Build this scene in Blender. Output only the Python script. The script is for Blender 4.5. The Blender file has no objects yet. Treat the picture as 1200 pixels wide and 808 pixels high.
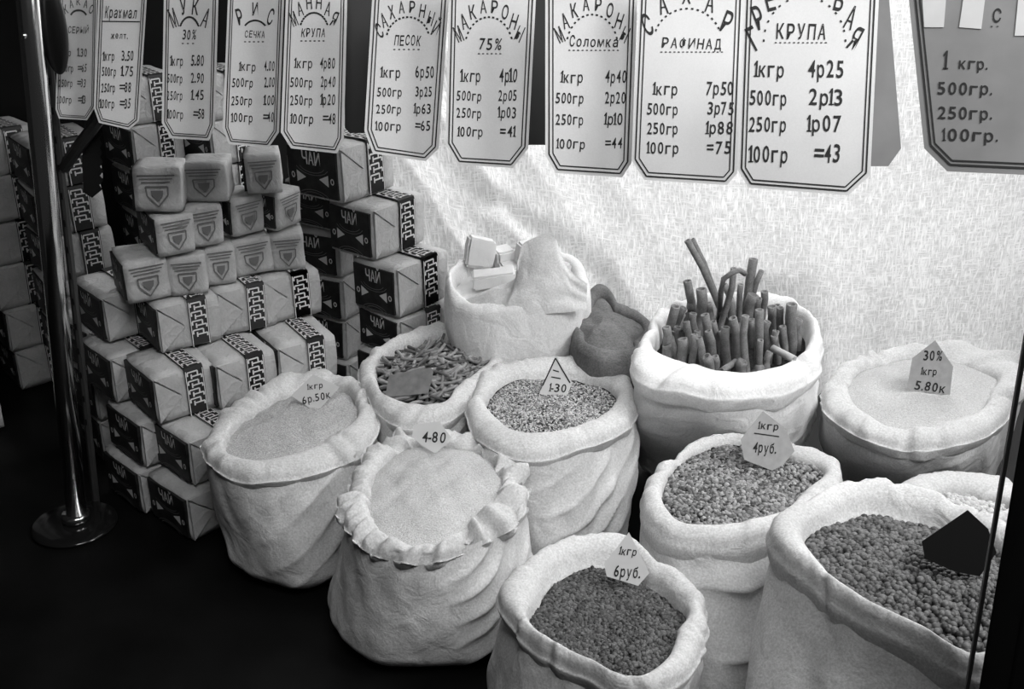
import bpy, bmesh, math, random
import numpy as np
from mathutils import Vector, noise, Matrix
random.seed(7); rng = np.random.default_rng(7)
S = bpy.context.scene
C = S.collection

# ------------------------------------------------------------------ camera
F = 1350.0; PITCH = math.radians(25); H = 1.0
cam_d = bpy.data.cameras.new('camera'); cam = bpy.data.objects.new('camera', cam_d); C.objects.link(cam)
cam.location = (0, 0, H); cam.rotation_euler = (math.pi/2 - PITCH, 0, 0)
cam_d.sensor_width = 36; cam_d.lens = F/1200*36; cam_d.clip_start = .05
S.camera = cam
# ------------------------------------------------------------------ world, lights, exposure
S.view_settings.view_transform = 'Standard'; S.view_settings.look = 'None'
S.view_settings.gamma = 1; S.view_settings.exposure = -0.06
S.view_settings.use_curve_mapping = False
w = bpy.data.worlds.new('overcast'); S.world = w; w.use_nodes = True
w.node_tree.nodes['Background'].inputs[0].default_value = (1, 1, 1, 1)
w.node_tree.nodes['Background'].inputs[1].default_value = 0.02
def area(name, loc, target, sx, sy, power):
    l = bpy.data.lights.new(name, 'AREA'); l.shape = 'RECTANGLE'; l.size = sx; l.size_y = sy; l.energy = power
    o = bpy.data.objects.new(name, l); C.objects.link(o); o.location = loc
    o.rotation_euler = (Vector(target)-Vector(loc)).to_track_quat('-Z', 'Y').to_euler()
    return o
area('daylight_outside_window', (0.65, 2.95, 1.35), (0.25, 1.6, .4), 2.4, 1.9, 98)
key = area('right_key_light', (1.05, .85, 1.40), (0.12, 1.42, .22), .8, .7, 5.2)  # unseen added key, low at right so the front packets shade the left
key.data.spread = math.radians(80)
area('board_fill_light', (0.25, 0.12, 1.9), (0.16, 1.35, .55), .9, .6, 3.9).data.spread = math.radians(62)  # unseen fill lamp, added in front to light the price boards
area('overhead_fill_light', (0.55, 1.62, 1.75), (0.12, 1.42, .2), .8, .5, 4.2)  # added lamp with no visible source, brightens cuff tops and contents

# ------------------------------------------------------------------ helpers
sp, cp = math.sin(PITCH), math.cos(PITCH)
def ray(px, py):                       # direction of unit depth for a photograph position
    u = (px-600)/F; v = (py-404)/F
    return Vector((u, cp-v*sp, -(sp+v*cp)))
CAM = Vector((0, 0, H))
def at_z(px, py, z): d = ray(px, py); return CAM + d*((z-H)/d.z)
def at_y(px, py, y): d = ray(px, py); return CAM + d*(y/d.y)
class Plane:
    def __init__(s, p, yaw=0, lean=0):   # yaw turns the face about z, lean tips its top away
        s.p = p; cy, sy = math.cos(math.radians(yaw)), math.sin(math.radians(yaw))
        l = math.radians(lean)
        n = Vector((0, -math.cos(l), math.sin(l)))
        s.n = Vector((n.x*cy-n.y*sy, n.x*sy+n.y*cy, n.z))
    def at(s, px, py, off=0):
        d = ray(px, py); return CAM + d*((s.p+s.n*off-CAM).dot(s.n)/d.dot(s.n))

def new_obj(name, verts, faces, m=None, parent=None, smooth=False, mats=None, fm=None):
    me = bpy.data.meshes.new(name); me.from_pydata([tuple(v) for v in verts], [], faces); me.update()
    if mats:
        for x in mats: me.materials.append(x)
        me.polygons.foreach_set('material_index', fm)
    elif m: me.materials.append(m)
    if smooth: me.polygons.foreach_set('use_smooth', [True]*len(me.polygons))
    o = bpy.data.objects.new(name, me); C.objects.link(o)
    if parent: o.parent = parent
    return o
def tag(o, label, cat, group=None, kind=None):
    o['label'] = label
    if cat: o['category'] = cat
    if group: o['group'] = group
    if kind: o['kind'] = kind
    return o
def empty(name, loc, label, cat, group=None, rz=0):
    o = bpy.data.objects.new(name, None); C.objects.link(o); o.location = loc; o.rotation_euler = (0, 0, rz)
    o.empty_display_size = .02
    return tag(o, label, cat, group)
def struct(o): o['kind'] = 'structure'; return o
def localize(o, p):                     # re-express mesh points given in world space around point p
    o.data.transform(Matrix.Translation(-Vector(p))); return o
def copy_tree(o, parent=None):
    c = o.copy(); C.objects.link(c)
    if parent: c.parent = parent
    for ch in list(o.children): copy_tree(ch, c)
    return c
def box(x0, y0, z0, x1, y1, z1):
    v = [(x0,y0,z0),(x1,y0,z0),(x1,y1,z0),(x0,y1,z0),(x0,y0,z1),(x1,y0,z1),(x1,y1,z1),(x0,y1,z1)]
    return v, [(0,3,2,1),(4,5,6,7),(0,1,5,4),(1,2,6,5),(2,3,7,6),(3,0,4,7)]
class MB:
    def __init__(s): s.v = []; s.f = []
    def add(s, v, f): n = len(s.v); s.v += [tuple(p) for p in v]; s.f += [tuple(i+n for i in q) for q in f]
    def build(s, name, m, parent=None, smooth=False): return new_obj(name, s.v, s.f, m, parent, smooth)
def tube(path, r, seg=10, hollow=False, caps=True):
    """closed tube along a path; radius number or list"""
    P = [Vector(p) for p in path]; n = len(P); rr = r if isinstance(r, (list, tuple)) else [r]*n
    v = []; f = []; up = Vector((.13, .31, .94))
    for i, p in enumerate(P):
        t = (P[min(i+1, n-1)]-P[max(i-1, 0)]).normalized()
        a = t.cross(up)
        if a.length < .05: a = t.cross(Vector((1, 0, 0)))
        a.normalize(); b = t.cross(a)
        for k in range(seg):
            an = 2*math.pi*k/seg
            v.append(p + (a*math.cos(an)+b*math.sin(an))*rr[i])
    for i in range(n-1):
        for k in range(seg):
            k2 = (k+1) % seg
            f.append((i*seg+k, i*seg+k2, (i+1)*seg+k2, (i+1)*seg+k))
    if caps:
        if hollow:
            for e, sgn in ((0, 1), (n-1, -1)):
                base = len(v); t = (P[1]-P[0]).normalized() if e == 0 else (P[-1]-P[-2]).normalized()*-1
                for q in range(2):
                    for k in range(seg):
                        v.append(P[e] + (v[e*seg+k]-P[e])*.62 + t*(.0 if q == 0 else rr[e]*3))
                for k in range(seg):
                    k2 = (k+1) % seg
                    A = (e*seg+k, base+k, base+k2, e*seg+k2); B = (base+k, base+seg+k, base+seg+k2, base+k2)
                    f.append(A if sgn > 0 else A[::-1]); f.append(B if sgn > 0 else B[::-1])
                f.append(tuple(base+seg+k for k in range(seg)))
        else:
            f.append(tuple(range(seg))[::-1]); f.append(tuple((n-1)*seg+k for k in range(seg)))
    return v, f

# ------------------------------------------------------------------ materials (black-and-white photograph)
def mat(name, g, rough=.8, spec=.3, metal=0, var=0, vscale=30, bump=0, bscale=400, var2=None, stretch=None, sheen=0):
    m = bpy.data.materials.new(name); m.use_nodes = True; nt = m.node_tree; b = nt.nodes['Principled BSDF']
    b.inputs['Base Color'].default_value = (g, g, g, 1); b.inputs['Roughness'].default_value = rough
    b.inputs['Specular IOR Level'].default_value = spec; b.inputs['Metallic'].default_value = metal
    if sheen: b.inputs['Sheen Weight'].default_value = sheen
    tc = nt.nodes.new('ShaderNodeTexCoord'); src = tc.outputs['Object']
    if stretch:
        mp = nt.nodes.new('ShaderNodeMapping'); mp.inputs['Scale'].default_value = stretch
        nt.links.new(src, mp.inputs[0]); src = mp.outputs[0]
    if var:
        n = nt.nodes.new('ShaderNodeTexNoise'); n.inputs['Scale'].default_value = vscale; n.inputs['Detail'].default_value = 6
        nt.links.new(src, n.inputs['Vector'])
        r = nt.nodes.new('ShaderNodeMapRange'); r.inputs[1].default_value = .3; r.inputs[2].default_value = .7
        r.inputs[3].default_value = max(0, g-var); r.inputs[4].default_value = g+var
        nt.links.new(n.outputs['Fac'], r.inputs[0]); last = r.outputs[0]
        if var2:
            n2 = nt.nodes.new('ShaderNodeTexNoise'); n2.inputs['Scale'].default_value = var2[0]; n2.inputs['Detail'].default_value = 2
            nt.links.new(src, n2.inputs['Vector'])
            r2 = nt.nodes.new('ShaderNodeMapRange'); r2.inputs[1].default_value = .3; r2.inputs[2].default_value = .7
            r2.inputs[3].default_value = 1-var2[1]; r2.inputs[4].default_value = 1+var2[1]
            nt.links.new(n2.outputs['Fac'], r2.inputs[0])
            mu = nt.nodes.new('ShaderNodeMath'); mu.operation = 'MULTIPLY'
            nt.links.new(last, mu.inputs[0]); nt.links.new(r2.outputs[0], mu.inputs[1]); last = mu.outputs[0]
        nt.links.new(last, b.inputs['Base Color'])
    if bump:
        n = nt.nodes.new('ShaderNodeTexNoise'); n.inputs['Scale'].default_value = bscale; n.inputs['Detail'].default_value = 3
        nt.links.new(src, n.inputs['Vector'])
        bp = nt.nodes.new('ShaderNodeBump'); bp.inputs['Strength'].default_value = bump; bp.inputs['Distance'].default_value = .002
        nt.links.new(n.outputs['Fac'], bp.inputs['Height']); nt.links.new(bp.outputs[0], b.inputs['Normal'])
    return m
M = {}
def crumple(m, scale, dist, strength=.6):
    nt = m.node_tree; b = nt.nodes['Principled BSDF']; old = b.inputs['Normal'].links[0].from_node
    tc = nt.nodes.new('ShaderNodeTexCoord'); n = nt.nodes.new('ShaderNodeTexNoise'); n.inputs['Scale'].default_value = scale
    n.inputs['Detail'].default_value = 4; n.inputs['Distortion'].default_value = 1.2; nt.links.new(tc.outputs['Object'], n.inputs['Vector'])
    bp = nt.nodes.new('ShaderNodeBump'); bp.inputs['Strength'].default_value = strength; bp.inputs['Distance'].default_value = dist
    nt.links.new(n.outputs['Fac'], bp.inputs['Height']); nt.links.new(old.outputs[0], bp.inputs['Normal']); nt.links.new(bp.outputs[0], b.inputs['Normal']); return m
M['cloth'] = mat('sack_cloth', .56, .95, .05, var=.05, vscale=14, bump=.22, bscale=420, var2=(380, .16), sheen=.1)
M['cloth_grey'] = mat('grey_sack_cloth', .17, .95, .05, var=.04, vscale=18, bump=.6, bscale=420, var2=(320, .2))
M['table'] = mat('black_table', .004, .5, .12, var=.002, vscale=9)
M['wall'] = mat('dark_wall', .02, .9, .1, var=.006, vscale=5)
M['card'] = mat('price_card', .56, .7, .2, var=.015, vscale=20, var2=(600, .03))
M['card_shaded'] = mat('shaded_card', .16, .6, .3, var=.02, vscale=16)  # shade of the backlit rear board put into its grey
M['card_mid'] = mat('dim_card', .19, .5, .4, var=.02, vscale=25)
M['ink'] = mat('ink', .022, .7, .2)
M['ink_soft'] = mat('soft_ink', .07, .7, .2)
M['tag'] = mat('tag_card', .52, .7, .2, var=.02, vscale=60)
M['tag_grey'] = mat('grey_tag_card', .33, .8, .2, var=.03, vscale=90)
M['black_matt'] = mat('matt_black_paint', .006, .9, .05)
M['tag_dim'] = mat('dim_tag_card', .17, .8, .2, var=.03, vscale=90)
M['cloth_backlit'] = mat('backlit_sack_cloth', .80, .95, .05, var=.04, vscale=14, bump=.22, bscale=420, var2=(380, .10), sheen=.1)  # light from behind put into a paler copy of the sack cloth
M['black'] = mat('black_paint', .008, .35, .4)
M['paper'] = mat('wrapping_paper', .47, .75, .2, var=.05, vscale=30, bump=.5, bscale=60, var2=(300, .05))
M['label'] = mat('dark_label', .014, .5, .35, var=.01, vscale=50)
M['print'] = mat('light_print', .72, .7, .2)
M['print_mid'] = mat('grey_print', .16, .7, .2)
M['band'] = mat('dark_band', .035, .55, .3)
M['chrome'] = mat('chrome', .75, .16, .5, metal=1)
M['steel'] = mat('dull_steel', .07, .45, .4, metal=.6)
M['foot'] = mat('dark_gloss_foot', .02, .15, .7, metal=.5)
M['pasta'] = mat('pasta', .20, .6, .3, var=.05, vscale=90, var2=(500, .2))
M['pasta_pale'] = mat('pale_pasta', .5, .6, .3, var=.03, vscale=60)
M['horn'] = mat('short_pasta', .19, .5, .35, var=.06, vscale=60)
M['horn_dark'] = mat('dark_short_pasta', .09, .5, .35, var=.03, vscale=60)
M['horn_pale'] = mat('pale_short_pasta', .30, .5, .35, var=.06, vscale=60)
M['sugar'] = mat('lump_sugar', .78, .7, .3, var=.03, vscale=60, bump=.3, bscale=700)
M['fine'] = mat('fine_groats', .44, .95, .1, var=.14, vscale=420, bump=1, bscale=600, var2=(20, .05))
M['fine_b'] = mat('pale_sugar', .52, .95, .1, var=.12, vscale=480, bump=1, bscale=600, var2=(20, .05))
M['dark_fill'] = mat('dark_filling', .02, .9, .1, var=.02, vscale=300)
def grain_mat(name, lo, hi, rough=.6):
    m = bpy.data.materials.new(name); m.use_nodes = True; nt = m.node_tree; b = nt.nodes['Principled BSDF']
    g = nt.nodes.new('ShaderNodeNewGeometry'); r = nt.nodes.new('ShaderNodeMapRange')
    r.inputs[3].default_value = lo; r.inputs[4].default_value = hi
    nt.links.new(g.outputs['Random Per Island'], r.inputs[0]); nt.links.new(r.outputs[0], b.inputs['Base Color'])
    b.inputs['Roughness'].default_value = rough; b.inputs['Specular IOR Level'].default_value = .5
    return m
for k_ in ('cloth', 'cloth_backlit', 'cloth_grey'): crumple(M[k_], 30, .0045)
crumple(M['paper'], 40, .008, .5)
M['oats'] = grain_mat('oat_grains', .04, .60)
M['peas'] = grain_mat('pea_grains', .01, .15, .5)
M['buckwheat'] = grain_mat('buckwheat_grains', .015, .34)
M['split'] = grain_mat('split_pea_grains', .006, .11)
M['crumb'] = grain_mat('pale_crumbs', .35, .65)

def gauze():
    m = bpy.data.materials.new('gauze'); m.use_nodes = True; nt = m.node_tree; nt.nodes.clear(); N = nt.nodes.new; L = nt.links.new
    out = N('ShaderNodeOutputMaterial'); uv = N('ShaderNodeTexCoord')
    def nz(sx, sy, sc, det=2, dist=0):
        mp = N('ShaderNodeMapping'); mp.inputs['Scale'].default_value = (sx, sy, 1); L(uv.outputs['UV'], mp.inputs[0])
        n = N('ShaderNodeTexNoise'); n.inputs['Scale'].default_value = sc; n.inputs['Detail'].default_value = det; n.inputs['Distortion'].default_value = dist
        L(mp.outputs[0], n.inputs['Vector']); return n.outputs['Fac']
    a = nz(1.0, .16, 330, 3, .8); b = nz(.16, 1.0, 330, 3, .8); c = nz(1, .35, 14, 4)
    ad = N('ShaderNodeMath'); ad.operation = 'MAXIMUM'; L(a, ad.inputs[0])
    bb = N('ShaderNodeMath'); bb.operation = 'MULTIPLY'; bb.inputs[1].default_value = .92; L(b, bb.inputs[0]); L(bb.outputs[0], ad.inputs[1])
    ad2 = N('ShaderNodeMath'); ad2.operation = 'MULTIPLY_ADD'; ad2.inputs[1].default_value = .22; L(c, ad2.inputs[0]); L(ad.outputs[0], ad2.inputs[2])
    r = N('ShaderNodeMapRange'); r.inputs[1].default_value = .52; r.inputs[2].default_value = .78; r.inputs[3].default_value = .60; r.inputs[4].default_value = .99
    L(ad2.outputs[0], r.inputs[0])
    d = N('ShaderNodeBsdfDiffuse'); d.inputs[0].default_value = (.8, .8, .8, 1)
    t = N('ShaderNodeBsdfTranslucent'); t.inputs[0].default_value = (.8, .8, .8, 1)
    dt = N('ShaderNodeMixShader'); dt.inputs[0].default_value = .55; L(d.outputs[0], dt.inputs[1]); L(t.outputs[0], dt.inputs[2])
    tr = N('ShaderNodeBsdfTransparent'); mx = N('ShaderNodeMixShader'); L(r.outputs[0], mx.inputs[0]); L(tr.outputs[0], mx.inputs[1]); L(dt.outputs[0], mx.inputs[2])
    bp = N('ShaderNodeBump'); bp.inputs['Strength'].default_value = .4; bp.inputs['Distance'].default_value = .002; L(ad.outputs[0], bp.inputs['Height'])
    L(bp.outputs[0], d.inputs['Normal'])
    L(mx.outputs[0], out.inputs[0]); return m
M['gauze'] = gauze()
g = bpy.data.materials.new('window_glass'); g.use_nodes = True; nt = g.node_tree; nt.nodes.clear()
o_ = nt.nodes.new('ShaderNodeOutputMaterial'); tr = nt.nodes.new('ShaderNodeBsdfTransparent'); gl = nt.nodes.new('ShaderNodeBsdfGlossy'); gl.inputs['Roughness'].default_value = .02
mx = nt.nodes.new('ShaderNodeMixShader'); mx.inputs[0].default_value = .06
nt.links.new(tr.outputs[0], mx.inputs[1]); nt.links.new(gl.outputs[0], mx.inputs[2]); nt.links.new(mx.outputs[0], o_.inputs[0]); M['glass'] = g

# ------------------------------------------------------------------ lettering
_chars = {}
def char(ch):
    if ch == '1':
        return ([(.10, 0), (.22, 0), (.22, .73), (.13, .73), (0, .56), (.03, .49), (.10, .56), (.02, 0), (.02, .06), (.30, .06), (.30, 0)], [(0, 1, 2, 3, 6), (3, 4, 5, 6), (7, 10, 9, 8)], .30)
    if ch in _chars: return _chars[ch]
    cu = bpy.data.curves.new('t', 'FONT'); cu.body = ch; cu.size = 1; cu.resolution_u = 3; cu.offset = .013
    o = bpy.data.objects.new('t', cu); C.objects.link(o)
    bpy.context.view_layer.update()
    me = bpy.data.meshes.new_from_object(o.evaluated_get(bpy.context.evaluated_depsgraph_get()))
    v = [(p.co.x, p.co.y) for p in me.vertices]; f = [tuple(p.vertices) for p in me.polygons]
    bpy.data.objects.remove(o); bpy.data.curves.remove(cu); bpy.data.meshes.remove(me)
    if v:
        x0 = min(p[0] for p in v); x1 = max(p[0] for p in v); v = [(a-x0, b) for a, b in v]; wd = x1-x0
    else: wd = .3
    _chars[ch] = (v, f, wd); return _chars[ch]
def put_char(mb, ch, cx, cy, hgt, wid, ang, P, off=.0006, shear=0):
    """one letter, bottom centre at (cx,cy), hgt/wid in photograph units, on surface P(px,py,off)"""
    v, f, wd = char(ch)
    if not v: return
    ca, sa = math.cos(ang), math.sin(ang); k = hgt/.73; out = []
    sx = wid/max(wd, .12) if ch not in '1.,=-:' else k*.75
    for a, b in v:
        x = (a-wd/2)*sx + b*k*shear; y = -b*k
        out.append(P(cx+x*ca-y*sa, cy+x*sa+y*ca, off))
    mb.add(out, f)
def put_text(mb, s, x, y, hgt, width, P, slope=0, off=.0006, shear=.08, narrow=1):
    """string starting at x, baseline y, fitted to width"""
    ws = [(.33 if c in '1.,-: ' else 1.25 if c in 'МШЖЫмшжы%' else 1) for c in s]; tot = sum(ws); cx = x; width = width*.95
    for c, q in zip(s, ws):
        a = width*q/tot
        big = c.isupper() or c.isdigit() or c in '%=-'
        hh = hgt if big or c in '.,' else hgt*.92
        put_char(mb, c, cx+a/2, y+slope*(cx+a/2-x)+random.uniform(-.4, .4), hh, a*.74*narrow, slope+random.uniform(-.05, .05), P, off, shear)
        cx += a
def line(mb, x0, y0, x1, y1, th, P, off=.0006):
    dx, dy = x1-x0, y1-y0; l = math.hypot(dx, dy) or 1; nx, ny = -dy/l*th/2, dx/l*th/2
    mb.add([P(x0+nx, y0+ny, off), P(x1+nx, y1+ny, off), P(x1-nx, y1-ny, off), P(x0-nx, y0-ny, off)], [(0, 1, 2, 3)])
def inset(poly, d):
    n = len(poly); out = []
    cx = sum(p[0] for p in poly)/n; cy = sum(p[1] for p in poly)/n
    for i in range(n):
        p0, p1, p2 = poly[i-1], poly[i], poly[(i+1) % n]
        def nn(a, b):
            dx, dy = b[0]-a[0], b[1]-a[1]; l = math.hypot(dx, dy); q = (-dy/l, dx/l)
            m = ((a[0]+b[0])/2-cx, (a[1]+b[1])/2-cy)
            return q if q[0]*m[0]+q[1]*m[1] < 0 else (-q[0], -q[1])
        a, b = nn(p0, p1), nn(p1, p2); sx, sy = a[0]+b[0], a[1]+b[1]; k = 2/(sx*sx+sy*sy)
        out.append((p1[0]+sx*k*d, p1[1]+sy*k*d))
    return out
def slab(poly, P, th):
    n = len(poly); v = [P(x, y, 0) for x, y in poly]+[P(x, y, -th) for x, y in poly]
    # keep the front facing the camera
    a = sum(poly[i][0]*poly[(i+1) % n][1]-poly[(i+1) % n][0]*poly[i][1] for i in range(n))
    fr = tuple(range(n)); bk = tuple(range(2*n-1, n-1, -1)); f = [fr, bk]+[(i, i+n, (i+1) % n+n, (i+1) % n) for i in range(n)]
    if a > 0: f = [q[::-1] for q in f]
    return v, f

# ------------------------------------------------------------------ setting
TX0, TX1, TY0, TY1 = -1.25, 1.25, .35, 2.25
o = struct(new_obj('floor', *box(TX0, TY0, -.05, TX1, TY1, 0), M['table']))
struct(new_obj('wall_left', *box(TX0-.05, TY0+.6, -.05, TX0, TY1+.05, 2.2), M['wall']))
wb = MB(); wb.add(*box(TX0, TY1, -.05, -.36, TY1+.05, 2.2)); wb.add(*box(-.36, TY1, -.05, TX1, TY1+.05, .03)); wb.add(*box(-.36, TY1, 2.1, TX1, TY1+.05, 2.2))
struct(wb.build('wall_back', M['wall']))
wf = MB()
for a in (box(-.36, TY1+.005, .03, -.33, TY1+.045, 2.1), box(1.22, TY1+.005, .03, 1.25, TY1+.045, 2.1), box(-.36, TY1+.005, .03, 1.25, TY1+.045, .06), box(-.36, TY1+.005, 2.07, 1.25, TY1+.045, 2.1)): wf.add(*a)
win = struct(wf.build('window_1', M['wall']))
new_obj('pane', *box(-.33, TY1+.02, .06, 1.22, TY1+.026, 2.07), M['glass'], win)

# ------------------------------------------------------------------ gauze curtain
def curtain():
    sw = [at_y(*q, 1.95) for q in ((575, 235), (615, 268), (655, 286), (692, 315), (722, 355), (765, 425))]
    NX, NZ = 300, 170; x0, x1, z0, z1 = -.34, 1.15, 0.004, 1.5; v = []; uvs = []
    for j in range(NZ+1):
        z = z0+(z1-z0)*j/NZ
        for i in range(NX+1):
            s = i/NX; x = x0+(x1-x0)*s
            # left edge drops away to the right, as it is drawn aside over the packets
            xl = x0 + .10*max(0, 1-z/.75)
            xx = xl+(x1-xl)*s
            y = 1.98-.04*min(1, max(0, (xx+.1)/.8))
            y += .006*math.sin(xx*26+1.5*math.sin(z*5)) + .010*noise.noise((xx*4, z*2.2, 1))
            # diagonal drawn folds at lower left
            d = (xx+.33)*.80+(z-.62)*.6
            k = math.exp(-max(0, xx+.05)/.13)*min(1, max(0, (1.0-z)/.4))
            y += -.020*k*abs(math.sin(d*34+noise.noise((xx*5, z*5, 2))))*1.6
            md = 9
            for a_, b_ in zip(sw, sw[1:]):
                ex, ez = b_.x-a_.x, b_.z-a_.z; u_ = max(0, min(1, ((xx-a_.x)*ex+(z-a_.z)*ez)/(ex*ex+ez*ez)))
                md = min(md, math.hypot(xx-a_.x-u_*ex, z-a_.z-u_*ez))
            y -= .030*math.exp(-(md/.020)**2)-.012*math.exp(-(md/.05)**2)
            f = max(0, 1-z/.24)
            y -= .36*f**1.5*math.exp(-((xx-.445)/.085)**2) + .008*f*math.sin(xx*60)
            v.append((xx, y, z)); uvs.append((xx+.1*z*(1-s), z+.05*math.sin(xx*3)))
    f = [(j*(NX+1)+i, j*(NX+1)+i+1, (j+1)*(NX+1)+i+1, (j+1)*(NX+1)+i) for j in range(NZ) for i in range(NX)]
    o = new_obj('gauze_curtain', v, f, M['gauze'], smooth=True)
    ul = o.data.uv_layers.new(name='UVMap'); li = np.zeros(len(o.data.loops), dtype=np.int32); o.data.loops.foreach_get('vertex_index', li)
    ul.data.foreach_set('uv', np.array(uvs)[li].ravel())
    return o
tag(curtain(), 'sheer white gauze curtain glowing behind the sacks', 'curtain')
rod = new_obj('curtain_rod', *tube([(-.45, 1.96, 1.512), (1.24, 1.96, 1.512)], .012, 12), M['steel'], smooth=True)
tag(rod, 'steel rod carrying the gauze curtain above the display', 'rod')

# ------------------------------------------------------------------ sacks
def polar(pts, cen):
    """periodic radius function from world points"""
    a = sorted((math.atan2(p.y-cen.y, p.x-cen.x), math.hypot(p.x-cen.x, p.y-cen.y), d) for p, d in pts)
    T = [q[0] for q in a]; T = [T[-2]-2*math.pi, T[-1]-2*math.pi]+T+[T[0]+2*math.pi, T[1]+2*math.pi]
    def ext(k): R = [q[k] for q in a]; return [R[-2], R[-1]]+R+[R[0], R[1]]
    R = ext(1); D = ext(2)
    def fn(th):
        th = (th+math.pi) % (2*math.pi)-math.pi
        for i in range(1, len(T)-2):
            if T[i] <= th <= T[i+1]:
                u = (th-T[i])/max(1e-6, T[i+1]-T[i]); res = []
                for X in (R, D):
                    m0 = (X[i+1]-X[i-1])/max(1e-6, T[i+1]-T[i-1])*(T[i+1]-T[i]); m1 = (X[i+2]-X[i])/max(1e-6, T[i+2]-T[i])*(T[i+1]-T[i])
                    res.append((2*u**3-3*u*u+1)*X[i]+(u**3-2*u*u+u)*m0+(-2*u**3+3*u*u)*X[i+1]+(u**3-u*u)*m1)
                return res
        return [R[1], D[1]]
    return fn
def prj(poly, z):
    out = []
    for q in poly:
        d = q[2] if len(q) > 2 else 0
        out.append((at_z(q[0], q[1], z+d), d))
    return out
class Info: pass
def sack(label, outer, inner, h, base, cuff=.034, seed=0, m='cloth', fold=1.0, foldc=(-1.0, .9), crinkle=1.0, name='sack', bulge=.008, group=None, wide=.35, slant=.62, gap=.021):
    O = prj(outer, h-.008); I = prj(inner, h-.006)
    cen = sum((p for p, d in O), Vector())/len(O); cen.z = 0
    cen = Vector((sum(p.x for p, d in I)/len(I)*.5+cen.x*.5, sum(p.y for p, d in I)/len(I)*.5+cen.y*.5, 0))
    Ro = polar(O, cen); Ri = polar(I, cen)
    bx, by, rx, ry = base; pf = at_z(bx, by, 0.0); bc = Vector((pf.x, pf.y+ry, 0))
    NT = 200; th = [2*math.pi*k/NT for k in range(NT)]
    ro = [Ro(t) for t in th]; ri = [Ri(t) for t in th]
    rin = [min(ri[k][0], ro[k][0]-.012) for k in range(NT)]
    root = empty(name, (cen.x, cen.y, 0), label, 'sack', group)
    # body
    NZ = 64; v = []; f = []
    zt = h-cuff*.4
    for j in range(NZ+1):
        s = j/NZ; z = s*zt
        e = s*s*(3-2*s)
        for k, t in enumerate(th):
            r = ro[k][0]-.007; tx, ty = cen.x+r*math.cos(t), cen.y+r*math.sin(t)
            b0x, b0y = bc.x+rx*math.cos(t), bc.y+ry*math.sin(t)
            x = b0x*(1-e)+tx*e; y = b0y*(1-e)+ty*e
            cx, cy = bc.x*(1-e)+cen.x*e, bc.y*(1-e)+cen.y*e
            zz = z + ro[k][1]*s
            dx, dy = x-cx, y-cy; l = math.hypot(dx, dy); ux, uy = dx/l, dy/l
            rd = -.030*max(0, 1-z/.035)**2 + bulge*math.sin(math.pi*s)
            arc = t*.13
            # slanting drag folds, stronger on one side of the body
            dm = (t-foldc[0]+math.pi) % (2*math.pi)-math.pi
            mk = math.exp(-(dm/foldc[1])**2)*fold*math.sin(math.pi*min(1, s*.97))**.7
            nn = noise.noise((arc*9+seed*3.1, z*9, seed))
            ph = (z*1.0-arc*slant)/gap+nn*1.4
            rd += .0062*mk*((1-abs(math.sin(ph*math.pi*.5+seed)))**1.5*1.5-.4)*max(.15, .6+1.3*noise.noise((arc*14, z*7, seed+5)))
            rd += .009*noise.noise((math.cos(t)*1.6+seed, math.sin(t)*1.6, z*7)) + .0035*noise.noise((math.cos(t)*5+seed, math.sin(t)*5, z*22))
            v.append((x+ux*rd, y+uy*rd, max(0.0005, zz) if j else .0005))
    for j in range(NZ):
        for k in range(NT):
            k2 = (k+1) % NT; f.append((j*NT+k, j*NT+k2, (j+1)*NT+k2, (j+1)*NT+k))
    f.append(tuple(range(NT))[::-1])
    localize(new_obj('body', v, f, M[m], root, True), root.location)
    # turned-down cuff
    prof = [(0, -.055, 0), (0, -.030, 0), (.01, -.014, 0), (.04, -.004, 0), (.14, .001, 0), (.34, .003, 0), (.62, .001, 0), (.88, -.005, 0), (1, -.016, 0), (1, -.5, .002), (1, -.85, -.0025), (1, -1, -.0055), (1, -.99, -.0075), (1, -.6, -.009)]
    prof = [(a, b if i < 9 else b*cuff, c) for i, (a, b, c) in enumerate(prof)]
    PR = []
    for i in range(len(prof)-1):
        p0, p1, p2, p3 = prof[max(0, i-1)], prof[i], prof[i+1], prof[min(len(prof)-1, i+2)]
        for q in range(3):
            u = q/3; PR.append(tuple(.5*(2*b+(c-a)*u+(2*a-5*b+4*c-d)*u*u+(3*b-3*c+d-a)*u**3) for a, b, c, d in zip(p0, p1, p2, p3)))
    PR.append(prof[-1])
    v = []; f = []; n = len(PR)
    rs = random.Random(seed*17+3); CR = [(rs.uniform(0, 6.283), rs.uniform(.035, .10), rs.uniform(.0025, .0065)*crinkle, rs.uniform(-.5, .5)) for _ in range(int(22*crinkle))]
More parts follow.
